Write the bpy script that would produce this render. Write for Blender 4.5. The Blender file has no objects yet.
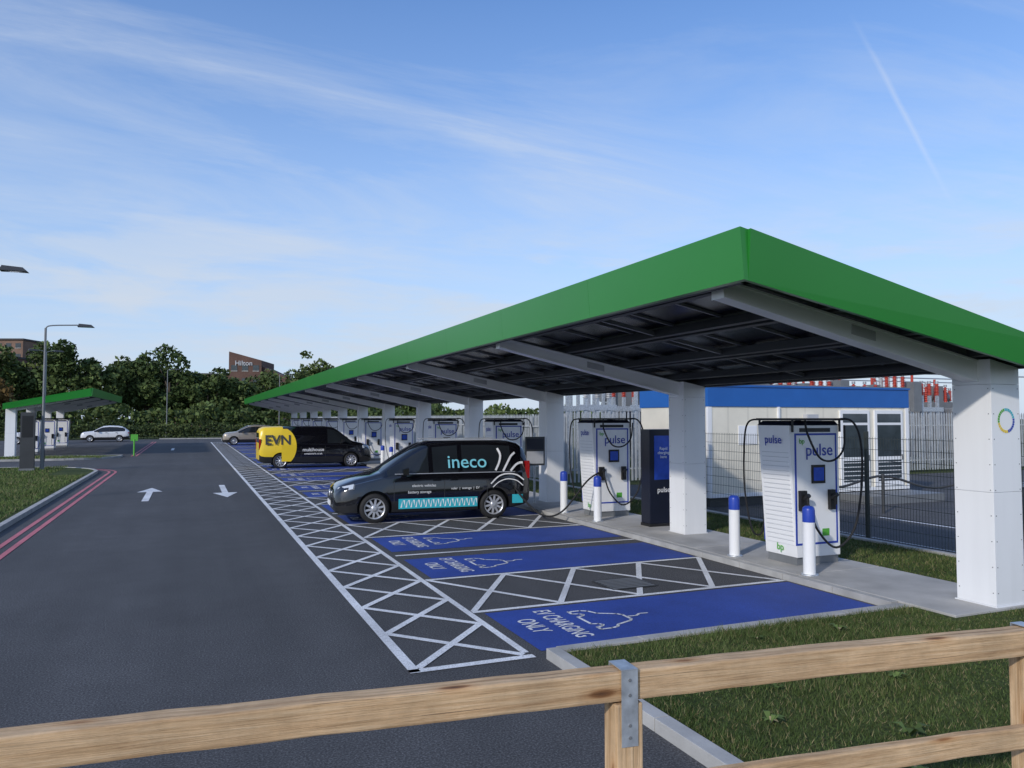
import bpy, bmesh, math, random
import numpy as np
from mathutils import Vector, Matrix
random.seed(4); rng=np.random.default_rng(7)
scene=bpy.context.scene
R=math.radians

# ---------------------------------------------------------------- materials
def newmat(name):
    m=bpy.data.materials.new(name); m.use_nodes=True
    nt=m.node_tree; b=nt.nodes['Principled BSDF']
    return m,nt,b
def lin(nt,a,b): nt.links.new(a,b)
def noise(nt,vec,scale,detail=4,rough=.55,dist=0):
    n=nt.nodes.new('ShaderNodeTexNoise'); n.inputs['Scale'].default_value=scale
    n.inputs['Detail'].default_value=detail; n.inputs['Roughness'].default_value=rough
    n.inputs['Distortion'].default_value=dist
    if vec: lin(nt,vec,n.inputs['Vector'])
    return n.outputs['Fac']
def ramp(nt,fac,stops):
    r=nt.nodes.new('ShaderNodeValToRGB'); e=r.color_ramp.elements
    while len(e)<len(stops): e.new(.5)
    for i,(p,c) in enumerate(stops):
        e[i].position=p
        e[i].color=(c,c,c,1) if isinstance(c,(int,float)) else (*c,1)
    lin(nt,fac,r.inputs['Fac']); return r.outputs['Color']
def mix(nt,fac,a,b,mode='MIX'):
    m=nt.nodes.new('ShaderNodeMix'); m.data_type='RGBA'; m.blend_type=mode
    for s,v in ((0,fac),(6,a),(7,b)):
        if hasattr(v,'is_output') or isinstance(v,bpy.types.NodeSocket): lin(nt,v,m.inputs[s])
        elif s==0: m.inputs[0].default_value=v
        else: m.inputs[s].default_value=(*v,1)
    return m.outputs[2]
def bump(nt,b,h,strength=.3,dist=.01):
    n=nt.nodes.new('ShaderNodeBump'); n.inputs['Strength'].default_value=strength
    n.inputs['Distance'].default_value=dist; lin(nt,h,n.inputs['Height']); lin(nt,n.outputs['Normal'],b.inputs['Normal'])
def coord(nt,kind='Object',scale=None):
    t=nt.nodes.new('ShaderNodeTexCoord'); o=t.outputs[kind]
    if scale:
        mp=nt.nodes.new('ShaderNodeMapping'); mp.inputs['Scale'].default_value=scale
        lin(nt,o,mp.inputs['Vector']); o=mp.outputs['Vector']
    return o
def mat(name,col,rough=.5,metal=0,var=.12,vscale=2.0,bmp=0,bscale=60,coat=0,emit=0):
    m,nt,b=newmat(name); v=coord(nt)
    f=noise(nt,v,vscale,5)
    lo=tuple(max(0,c*(1-var)) for c in col); hi=tuple(min(1,c*(1+var)) for c in col)
    c=ramp(nt,f,[(.3,lo),(.7,hi)])
    lin(nt,c,b.inputs['Base Color'])
    b.inputs['Roughness'].default_value=rough; b.inputs['Metallic'].default_value=metal
    b.inputs['Coat Weight'].default_value=coat
    if bmp: bump(nt,b,noise(nt,v,bscale,3),bmp,.01)
    if emit:
        lin(nt,c,b.inputs['Emission Color']); b.inputs['Emission Strength'].default_value=emit
    return m
def white_mat(name,col,rough=.38):
    m,nt,b=newmat(name); v=coord(nt)
    c=ramp(nt,noise(nt,v,.7,3),[(.3,tuple(x*.97 for x in col)),(.7,col)])
    st=ramp(nt,noise(nt,coord(nt,'Object',(6,6,.5)),1.2,4,.5),[(.3,.965),(.6,1.0)])
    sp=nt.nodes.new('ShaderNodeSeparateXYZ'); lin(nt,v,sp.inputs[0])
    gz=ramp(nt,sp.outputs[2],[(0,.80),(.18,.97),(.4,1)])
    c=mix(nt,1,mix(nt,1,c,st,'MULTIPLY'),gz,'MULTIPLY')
    lin(nt,c,b.inputs['Base Color']); b.inputs['Roughness'].default_value=rough; return m

def asphalt_mat(name,base=.048,tint=(1,1.0,1.03)):
    m,nt,b=newmat(name); v=coord(nt)
    big=noise(nt,v,.22,4,.6); mid=noise(nt,v,1.7,5,.65); fine=noise(nt,v,60,3,.8)
    lanes=noise(nt,coord(nt,'Object',(1.1,.03,1)),1.0,3,.6)
    c1=ramp(nt,big,[(.3,tuple(base*.86*t for t in tint)),(.7,tuple(base*1.14*t for t in tint))])
    c2=ramp(nt,mid,[(.3,.90),(.7,1.10)]); c3=ramp(nt,fine,[(.33,.35),(.5,.95),(.66,2.2)])
    c4=ramp(nt,lanes,[(.35,.90),(.65,1.10)])
    c=mix(nt,1,mix(nt,1,mix(nt,1,c1,c2,'MULTIPLY'),c3,'MULTIPLY'),c4,'MULTIPLY')
    lin(nt,c,b.inputs['Base Color']); b.inputs['Roughness'].default_value=.85
    b.inputs['Specular IOR Level'].default_value=.35
    bump(nt,b,fine,.6,.008); return m
def paint_mat(name,col,wear=.38,under=(.05,.05,.055)):
    m,nt,b=newmat(name); v=coord(nt)
    n1=noise(nt,v,14,6,.75); n2=noise(nt,v,.9,4,.6); fine=noise(nt,v,70,2,.7)
    w=ramp(nt,n1,[(wear-.06,0),(wear+.02,1)])
    cc=ramp(nt,n2,[(.3,tuple(c*.74 for c in col)),(.7,tuple(min(1,c*1.1) for c in col))])
    f2=ramp(nt,fine,[(.35,.7),(.6,1.1)])
    c=mix(nt,w,under,mix(nt,1,cc,f2,'MULTIPLY'))
    lin(nt,c,b.inputs['Base Color']); b.inputs['Roughness'].default_value=.7
    bump(nt,b,fine,.4,.005); return m
def grass_mat(name,a=(.04,.062,.018),c_=(.085,.108,.035)):
    m,nt,b=newmat(name); v=coord(nt)
    n=noise(nt,v,.6,5,.65); n2=noise(nt,v,25,3,.7)
    c=ramp(nt,n,[(.3,a),(.55,c_),(.8,(c_[0]*1.3,c_[1]*1.1,c_[2]*1.2))])
    c=mix(nt,1,c,ramp(nt,n2,[(.3,.5),(.7,1.35)]),'MULTIPLY')
    lin(nt,c,b.inputs['Base Color']); b.inputs['Roughness'].default_value=.9
    b.inputs['Specular IOR Level'].default_value=.15
    bump(nt,b,n2,.9,.05); return m
def leaf_mat(name,dark,light,scale=.25,straw=None):
    m,nt,b=newmat(name); g=nt.nodes.new('ShaderNodeNewGeometry')
    v=coord(nt); n=noise(nt,v,scale,4,.6)
    c=ramp(nt,n,[(.3,dark),(.72,light)])
    r=ramp(nt,g.outputs['Random Per Island'],[(0,.55),(1,1.45)])
    c=mix(nt,1,c,r,'MULTIPLY')
    if straw:
        k=ramp(nt,g.outputs['Random Per Island'],[(.86,0),(.9,1)]); c=mix(nt,k,c,straw)
    lin(nt,c,b.inputs['Base Color'])
    b.inputs['Roughness'].default_value=.7; b.inputs['Specular IOR Level'].default_value=.2
    return m
def wood_mat():
    m,nt,b=newmat('timber'); v=coord(nt,'Object',(1.3,60,60)); 
    g=noise(nt,v,1.6,9,.75,.8); g2=noise(nt,coord(nt,'Object',(.7,14,14)),1.5,5,.6,1.2); w=coord(nt,'Object',(4.2,15,15))
    vo=nt.nodes.new('ShaderNodeTexVoronoi'); vo.inputs['Scale'].default_value=.6; lin(nt,w,vo.inputs['Vector'])
    c=ramp(nt,g,[(.30,(.40,.24,.11)),(.48,(.70,.47,.26)),(.7,(.82,.61,.38))])
    c=mix(nt,1,c,ramp(nt,g2,[(.3,(.70,.63,.56)),(.5,(1,1,1)),(.7,(.86,.80,.74))]),'MULTIPLY')
    kn=ramp(nt,vo.outputs['Distance'],[(.03,(.16,.08,.04)),(.10,(.42,.26,.14)),(.15,(.86,.76,.66)),(.26,(1,1,1))])
    c=mix(nt,.92,c,kn,'MULTIPLY')
    big=ramp(nt,noise(nt,coord(nt),3.5,6,.7),[(.3,.70),(.7,1.12)])
    c=mix(nt,1,c,big,'MULTIPLY')
    cr=ramp(nt,noise(nt,coord(nt,'Object',(.9,90,90)),1.0,2,.5,.3),[(.28,.22),(.33,1)])
    c=mix(nt,.85,c,cr,'MULTIPLY')
    lin(nt,c,b.inputs['Base Color']); b.inputs['Roughness'].default_value=.85
    bump(nt,b,g,.7,.008); return m
def brick_mat(name,a,b_):
    m,nt,b=newmat(name); v=coord(nt)
    c=ramp(nt,noise(nt,v,.5,6,.7),[(.3,a),(.7,b_)])
    c=mix(nt,1,c,ramp(nt,noise(nt,v,6,3,.8),[(.3,.75),(.7,1.2)]),'MULTIPLY')
    lin(nt,c,b.inputs['Base Color']); b.inputs['Roughness'].default_value=.9; return m
def stripe_mat(name,col,axis_scale,dark=.88):
    m,nt,b=newmat(name); v=coord(nt,'Object',axis_scale)
    w=nt.nodes.new('ShaderNodeTexWave'); w.inputs['Scale'].default_value=.22; w.inputs['Distortion'].default_value=0
    lin(nt,v,w.inputs['Vector'])
    c=ramp(nt,w.outputs['Fac'],[(.0,tuple(x*dark for x in col)),(.04,col),(1,col)])
    c=mix(nt,1,c,ramp(nt,noise(nt,coord(nt),1.3,5,.6),[(.3,.9),(.7,1.06)]),'MULTIPLY')
    lin(nt,c,b.inputs['Base Color']); b.inputs['Roughness'].default_value=.5; return m

M={}
M['asphalt']=asphalt_mat('asphalt',.076)
M['asphalt2']=asphalt_mat('asphalt_compound',.080)
M['white_paint']=paint_mat('white_marking',(.82,.83,.84),.36)
M['blue_paint']=paint_mat('blue_bay_paint',(.030,.075,.36),.29,(.025,.045,.15))
M['red_paint']=paint_mat('red_marking',(.62,.18,.21),.36)
M['grass']=grass_mat('grass'); M['field']=grass_mat('field',(.04,.06,.018),(.08,.10,.035))
M['blade']=leaf_mat('grass_blades',(.052,.088,.022),(.118,.158,.047),.7,(.26,.22,.11))
M['blade2']=leaf_mat('verge_blades',(.075,.125,.032),(.16,.215,.065),.7,(.30,.26,.14))
M['concrete']=mat('concrete',(.42,.41,.39),.85,var=.2,vscale=1.5,bmp=.3,bscale=80)
M['kerb']=mat('kerb_concrete',(.40,.395,.38),.85,var=.2,vscale=2.5,bmp=.3)
M['white']=white_mat('white_cladding',(.88,.89,.90))
M['white2']=mat('white_steel',(.88,.89,.90),.4,var=.02)
M['green']=mat('green_fascia',(.020,.225,.03),.28,var=.06,vscale=.5)
M['green_d']=mat('green_trim',(.012,.15,.03),.35,var=.05)
M['panel']=mat('solar_panel',(.006,.007,.014),.25,var=.3)
M['alu']=mat('aluminium',(.45,.46,.48),.4,.6,var=.08)
M['frame']=mat('panel_frame',(.20,.205,.22),.45,.4,var=.1)
M['galv']=mat('galvanised',(.55,.58,.61),.45,.6,var=.28,vscale=18)
M['palis']=mat('palisade_steel',(.46,.48,.49),.55,.2,var=.15,vscale=4)
M['purlin']=mat('purlin',(.045,.048,.056),.5,.3)
M['black']=mat('black_plastic',(.012,.012,.013),.45,var=.2)
M['rubber']=mat('rubber',(.015,.015,.016),.75,var=.2)
M['carblack']=mat('car_paint_black',(.005,.005,.007),.10,var=.1,coat=1)
M['carbeige']=mat('car_paint_beige',(.38,.33,.27),.25,.3,var=.03,coat=1)
M['carwhite']=mat('car_paint_white',(.72,.73,.74),.25,var=.03,coat=1)
M['glass']=mat('dark_glass',(.016,.020,.024),.03,var=.1)
M['winglass']=mat('window_glass',(.05,.065,.075),.06,var=.3)
M['yellow']=mat('yellow_vinyl',(.85,.60,.03),.3,var=.03)
M['cyan']=mat('cyan_vinyl',(.04,.46,.55),.35,var=.05)
M['ltcyan']=mat('light_cyan_vinyl',(.22,.62,.72),.35,var=.05)
M['vinylwhite']=mat('white_vinyl',(.84,.85,.86),.4,var=.02)
M['silver']=mat('alloy',(.62,.63,.65),.3,.6,var=.05)
M['lamp']=mat('headlight',(.55,.58,.62),.08,.2,var=.1)
M['redlens']=mat('tail_lens',(.35,.01,.01),.15)
M['navy']=mat('navy',(.010,.013,.028),.3)
M['blue']=mat('signal_blue',(.02,.06,.42),.35,var=.04)
M['txtblue']=mat('text_blue',(.02,.05,.38),.5,var=.02)
M['screen']=mat('screen_blue',(.015,.05,.32),.25,var=.35,vscale=3,emit=.15)
M['lgreen']=mat('leaf_green',(.10,.42,.05),.5)
M['grey']=mat('grey_metal',(.20,.21,.22),.5,.2)
M['ltgrey']=mat('light_grey_plastic',(.50,.51,.53),.5,0)
M['darkgrey']=mat('dark_grey',(.055,.058,.062),.5,.2)
M['meshf']=mat('mesh_wire',(.045,.055,.05),.5,.2)
M['cabin']=stripe_mat('cabin_wall',(.84,.79,.66),(2.2,2.2,0))
M['cabblue']=mat('cabin_blue',(.015,.12,.42),.4,var=.05)
M['insul']=mat('insulator_red',(.46,.05,.03),.35)
M['brick1']=brick_mat('brick_brown',(.09,.052,.042),(.15,.085,.065))
M['brick2']=brick_mat('brick_tan',(.17,.105,.075),(.26,.165,.12))
M['roofd']=mat('dark_roof',(.05,.045,.045),.8)
M['bark']=mat('bark',(.07,.055,.04),.9,var=.3)
M['leafA']=leaf_mat('foliage',(.042,.072,.022),(.12,.16,.05),.10)
M['leafB']=leaf_mat('foliage_autumn',(.06,.05,.02),(.20,.12,.04),.3)
M['hedge']=leaf_mat('hedge_leaves',(.03,.05,.016),(.085,.11,.035),.4)
M['wood']=wood_mat()

# ---------------------------------------------------------------- mesh builder
def empty(name,loc=(0,0,0),rz=0):
    e=bpy.data.objects.new(name,None); e.location=loc; e.rotation_euler=(0,0,rz)
    e.empty_display_size=.2; scene.collection.objects.link(e); return e
def catmull(P,n=8):
    P=[Vector(p) for p in P]; Q=[P[0]*2-P[1]]+P+[P[-1]*2-P[-2]]; out=[]
    for i in range(1,len(Q)-2):
        a,b,c,d=Q[i-1],Q[i],Q[i+1],Q[i+2]
        for k in range(n):
            t=k/n
            out.append(.5*((2*b)+(-a+c)*t+(2*a-5*b+4*c-d)*t*t+(-a+3*b-3*c+d)*t**3))
    out.append(P[-1]); return out
class MB:
    def __init__(s): s.v=[];s.f=[];s.m=[];s.mats=[];s.sm=[]
    def mi(s,k):
        if k not in s.mats: s.mats.append(k)
        return s.mats.index(k)
    def add(s,vs,fs,k,smooth=False):
        o=len(s.v); s.v+= [tuple(p) for p in vs]; i=s.mi(k)
        for f in fs: s.f.append(tuple(a+o for a in f)); s.m.append(i); s.sm.append(smooth)
    def hexa(s,p,k):
        s.add(p,[(3,2,1,0),(4,5,6,7),(0,1,5,4),(1,2,6,5),(2,3,7,6),(3,0,4,7)],k)
    def box(s,x0,x1,y0,y1,z0,z1,k):
        s.hexa([(x0,y0,z0),(x1,y0,z0),(x1,y1,z0),(x0,y1,z0),(x0,y0,z1),(x1,y0,z1),(x1,y1,z1),(x0,y1,z1)],k)
    def rbox(s,c,L,W,H,rz,k,zc=None):
        ca,sa=math.cos(rz),math.sin(rz); P=[]
        for z in (c[2],c[2]+H):
            for a,b in ((-L/2,-W/2),(L/2,-W/2),(L/2,W/2),(-L/2,W/2)):
                P.append((c[0]+a*ca-b*sa,c[1]+a*sa+b*ca,z))
        s.hexa(P,k)
    def cyl(s,p0,p1,r0,r1=None,n=12,k='grey',smooth=True,caps=True):
        if r1 is None:r1=r0
        p0,p1=Vector(p0),Vector(p1); d=(p1-p0).normalized()
        a=d.orthogonal().normalized(); b=d.cross(a)
        vs=[];
        for p,r in ((p0,r0),(p1,r1)):
            for i in range(n):
                t=2*math.pi*i/n; vs.append(p+(a*math.cos(t)+b*math.sin(t))*r)
        s.add(vs,[(i,(i+1)%n,n+(i+1)%n,n+i) for i in range(n)],k,smooth)
        if caps: s.add(vs,[tuple(range(n-1,-1,-1)),tuple(range(n,2*n))],k)
    def lathe(s,c,prof,n,k,axis='Z',smooth=True):
        vs=[]
        for r,h in prof:
            for i in range(n):
                t=2*math.pi*i/n; x,y=r*math.cos(t),r*math.sin(t)
                p={'Z':(x,y,h),'Y':(x,h,y),'X':(h,x,y)}[axis]
                vs.append((c[0]+p[0],c[1]+p[1],c[2]+p[2]))
        fs=[]
        for j in range(len(prof)-1):
            for i in range(n): fs.append((j*n+i,j*n+(i+1)%n,(j+1)*n+(i+1)%n,(j+1)*n+i))
        s.add(vs,fs,k,smooth)
    def tube(s,P,r,k,n=8,sub=8):
        C=catmull(P,sub); vs=[]; prev=None
        for i,p in enumerate(C):
            d=(C[min(i+1,len(C)-1)]-C[max(i-1,0)]).normalized()
            a=d.orthogonal().normalized() if prev is None else (prev-d*prev.dot(d)).normalized()
            prev=a; b=d.cross(a)
            for q in range(n):
                t=2*math.pi*q/n; vs.append(p+(a*math.cos(t)+b*math.sin(t))*r)
        fs=[(j*n+i,j*n+(i+1)%n,(j+1)*n+(i+1)%n,(j+1)*n+i) for j in range(len(C)-1) for i in range(n)]
        s.add(vs,fs,k,True)
    def strip(s,P,w,z,k,closed=False):
        P=[Vector((p[0],p[1])) for p in P]
        if closed:P=P+[P[0]]
        for a,b in zip(P[:-1],P[1:]):
            d=(b-a)
            if d.length<1e-6: continue
            n=Vector((-d.y,d.x)).normalized()*w/2; e=d.normalized()*(w*.25)
            a2=a-e if closed else a; b2=b+e if closed else b
            s.add([(a2.x-n.x,a2.y-n.y,z),(b2.x-n.x,b2.y-n.y,z),(b2.x+n.x,b2.y+n.y,z),(a2.x+n.x,a2.y+n.y,z)],[(0,1,2,3)],k)
    def poly(s,P,z,k): s.add([(p[0],p[1],z) for p in P],[tuple(range(len(P)))],k)
    def mesh(s,name):
        me=bpy.data.meshes.new(name); me.from_pydata(s.v,[],s.f)
        for k in s.mats: me.materials.append(M[k])
        me.polygons.foreach_set('material_index',s.m); me.polygons.foreach_set('use_smooth',s.sm)
        me.update(); return me
    def build(s,name,parent=None,loc=(0,0,0),bevel=0,rz=0):
        o=bpy.data.objects.new(name,s.mesh(name)); scene.collection.objects.link(o)
        o.location=loc; o.rotation_euler=(0,0,rz)
        if parent:o.parent=parent
        if bevel:
            b=o.modifiers.new('bevel','BEVEL'); b.width=bevel; b.segments=2; b.limit_method='ANGLE'; b.angle_limit=R(40)
        return o
def text(name,body,size,M4,k,parent=None,off=0,extr=.001,align='CENTER',sx=1):
    c=bpy.data.curves.new(name,'FONT'); c.body=body; c.size=size; c.align_x=align; c.align_y='CENTER'
    c.offset=off; c.extrude=extr; c.materials.append(M[k]); c.resolution_u=4
    o=bpy.data.objects.new(name,c); scene.collection.objects.link(o)
    o.parent=parent
    o.matrix_local=M4@Matrix.Diagonal((sx,1,1,1)); return o
def T(x,y,z): return Matrix.Translation((x,y,z))
FACE_NY=Matrix.Rotation(R(90),4,'X')
FACE_NX=Matrix.Rotation(R(-90),4,'Z')@Matrix.Rotation(R(90),4,'X')
FACE_PY=Matrix.Rotation(R(180),4,'Z')@Matrix.Rotation(R(90),4,'X')

# ---------------------------------------------------------------- ground
def sheet(name,P,z,k,parent=None):
    b=MB(); b.poly(P,z,k); return b.build(name,parent)
def rect(x0,x1,y0,y1): return [(x0,y0),(x1,y0),(x1,y1),(x0,y1)]
sheet('ground',rect(-1500,1500,-600,2500),-.03,'field')
sheet('car_park_asphalt',rect(-45,7.95,-15,92),0,'asphalt')
sheet('compound_asphalt',rect(11.5,60,-10,23),0,'asphalt2')
def kerb(b,P,w=.13,h0=-.02,h1=.11,seg=.92):
    P=[Vector((p[0],p[1],0)) for p in P]
    for a,c in zip(P[:-1],P[1:]):
        L=(c-a).length; n=max(1,round(L/seg)); ang=math.atan2(c.y-a.y,c.x-a.x)
        for i in range(n):
            m=a.lerp(c,(i+.5)/n)
            b.rbox((m.x,m.y,h0),L/n-.008,w,h1-h0,ang,'kerb')
def arc(cx,cy,r,a0,a1,n=10): return [(cx+r*math.cos(R(a0+(a1-a0)*i/n)),cy+r*math.sin(R(a0+(a1-a0)*i/n))) for i in range(n+1)]
isl=[(-3.62,-12),(-3.62,33.5)]+arc(-7.62,37-.5,4,0,90)+[(-40,40.5)]
b=MB(); b.poly(isl+[(-40,-12)],.09,'grass'); b.build('grass_island')
kb=MB(); kerb(kb,[(p[0]+.065 if p[0]==-3.62 else p[0],p[1]) for p in isl])
isl2=[(-40,48),(-6.7,48)]+arc(-6.7,51,3,-90,0)+[(-3.7,51.6)]+[(-40,51.6)]
b=MB(); b.poly(isl2,.09,'grass'); b.build('grass_island')
kerb(kb,isl2)
lawn=MB(); lawn.poly(rect(3.32,11.4,-12,6.70),.06,'grass'); lawn.poly(rect(9.55,11.4,6.70,92),.06,'grass'); lawn.build('lawn')
kerb(kb,[(3.25,-10),(3.25,6.77)],h1=.10); kerb(kb,[(3.32,6.77),(7.9,6.77)],h1=.085)
kerb(kb,[(11.46,-10),(11.46,92)],h1=.10)
kerb(kb,[(7.9,6.9),(7.9,92)],w=.12,h1=.085)
kerb(kb,[(-3,91.9),(8,91.9)])
kb.build('kerbs',bevel=.012)
pad=MB()
y=6.15
while y<91:
    pad.box(7.97,9.55,y,min(y+2.43,91),-.02,.088,'concrete'); y+=2.45
pad.build('concrete_footpath',bevel=.008)

# ---------------------------------------------------------------- markings
PITCH=6.13; C0=6.45; NC=12
mk=MB(); bp=MB(); Z1=.004; Z2=.008
yend=C0+PITCH*(NC-.2)
mk.strip([(1.92,6.85),(1.92,yend)],.10,Z2,'white_paint')
mk.strip([(3.07,7.0),(3.07,yend)],.08,Z2,'white_paint')
mk.strip([(1.87,6.88),(3.11,6.88)],.10,Z2,'white_paint')
y=6.95; cell=1.22
while y<yend-1:
    mk.strip([(1.97,y),(3.03,y+cell)],.085,Z2+.0004,'white_paint'); mk.strip([(3.03,y),(1.97,y+cell)],.085,Z2+.0008,'white_paint'); y+=cell
bays=[]
for k in range(NC):
    cy=C0+PITCH*k
    if k>0: bays.append((cy-1.86,cy-.28,k))
    bays.append((cy+.55 if k==0 else cy+.5,cy+2.13,k))
    if k>0: mk.strip([(3.2,cy+.1),(7.8,cy+.1)],.09,Z2,'white_paint')
    a=cy+2.22; c=cy+PITCH-1.95
    if k<NC-1:
        mk.strip([(3.12,a),(7.8,a)],.085,Z2,'white_paint'); mk.strip([(3.12,c),(7.8,c)],.085,Z2,'white_paint')
        n=4; L=(7.75-3.15)/n
        for j in range(n):
            x=3.15+j*L
            mk.strip([(x,a+.04),(x+L,c-.04)],.08,Z2+.0004,'white_paint'); mk.strip([(x,c-.04),(x+L,a+.04)],.08,Z2+.0008,'white_paint')
for (a,c,k) in bays: bp.poly(rect(3.24,7.78,a,c),Z1,'blue_paint')
def arrow(b,x,y0,y1):
    s=1 if y1>y0 else -1; w=.09
    yh=y1-s*1.5
    b.poly([(x-w,y0),(x+w,y0),(x+w,yh),(x-w,yh)][::1 if s>0 else -1],Z2,'white_paint')
    b.poly([(x-.36,yh),(x+.36,yh),(x,y1)][::1 if s>0 else -1],Z2,'white_paint')
arrow(mk,-1.1,23.6,28.0); arrow(mk,1.05,28.3,23.9)
mk.strip([(-1.1,60),(-1.1,64)],.2,Z2,'white_paint')
for off in (.42,.66):
    mk.strip([(-3.5+off,5),(-3.5+off,34)]+arc(-7.55,36.5,4.05+off,0,90,12),.10,Z2,'red_paint')
    mk.strip([(-3.6+off,51.5),(-3.6+off,82)],.10,Z2,'red_paint')
for (a,c,k) in bays[:12]:
    m=(a+c)/2+.06; w=.40
    car=[(-1,.0),(-1.0,.28),(-.88,.42),(-.55,.52),(-.28,.88),(-.12,.96),(.38,.96),(.52,.88),(.74,.5),(.93,.4),(1,.25),(1,.0),(.78,.0),(.72,.14),(.60,.2),(.48,.14),(.42,0),(-.38,0),(-.44,.14),(-.56,.2),(-.68,.14),(-.74,0)]
    mk.strip([(4.17+q*.55,m-p*w) for p,q in car],.036,Z2,'white_paint',True)
    mk.strip([(4.17+q*.55,m-p*w) for p,q in [(.1,.98),(.12,1.2),(-.05,1.35),(-.02,1.55)]],.032,Z2,'white_paint')
mk.build('road_markings'); bpo=bp.build('parking_bay_paint')
for (a,c,k) in bays[:12]:
    m=(a+c)/2; r=Matrix.Rotation(R(-90),4,'Z')
    text('ev_charging_text','EV CHARGING',.30,T(3.88,m+.06,Z2)@r,'white_paint',bpo,.003,.0005,sx=.60)
    text('only_text','ONLY',.30,T(3.54,m+.08,Z2)@r,'white_paint',bpo,.003,.0005,sx=.68)
for (x,y) in ((5.6,9.35),(6.0,21.5)):
    g=MB(); g.box(x-.35,x+.35,y-.3,y+.3,.0095,.014,'darkgrey')
    for j in range(7): g.box(x-.32,x+.32,y-.26+j*.08,y-.23+j*.08,.0141,.019,'grey')
    g.build('drain_grating')

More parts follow.
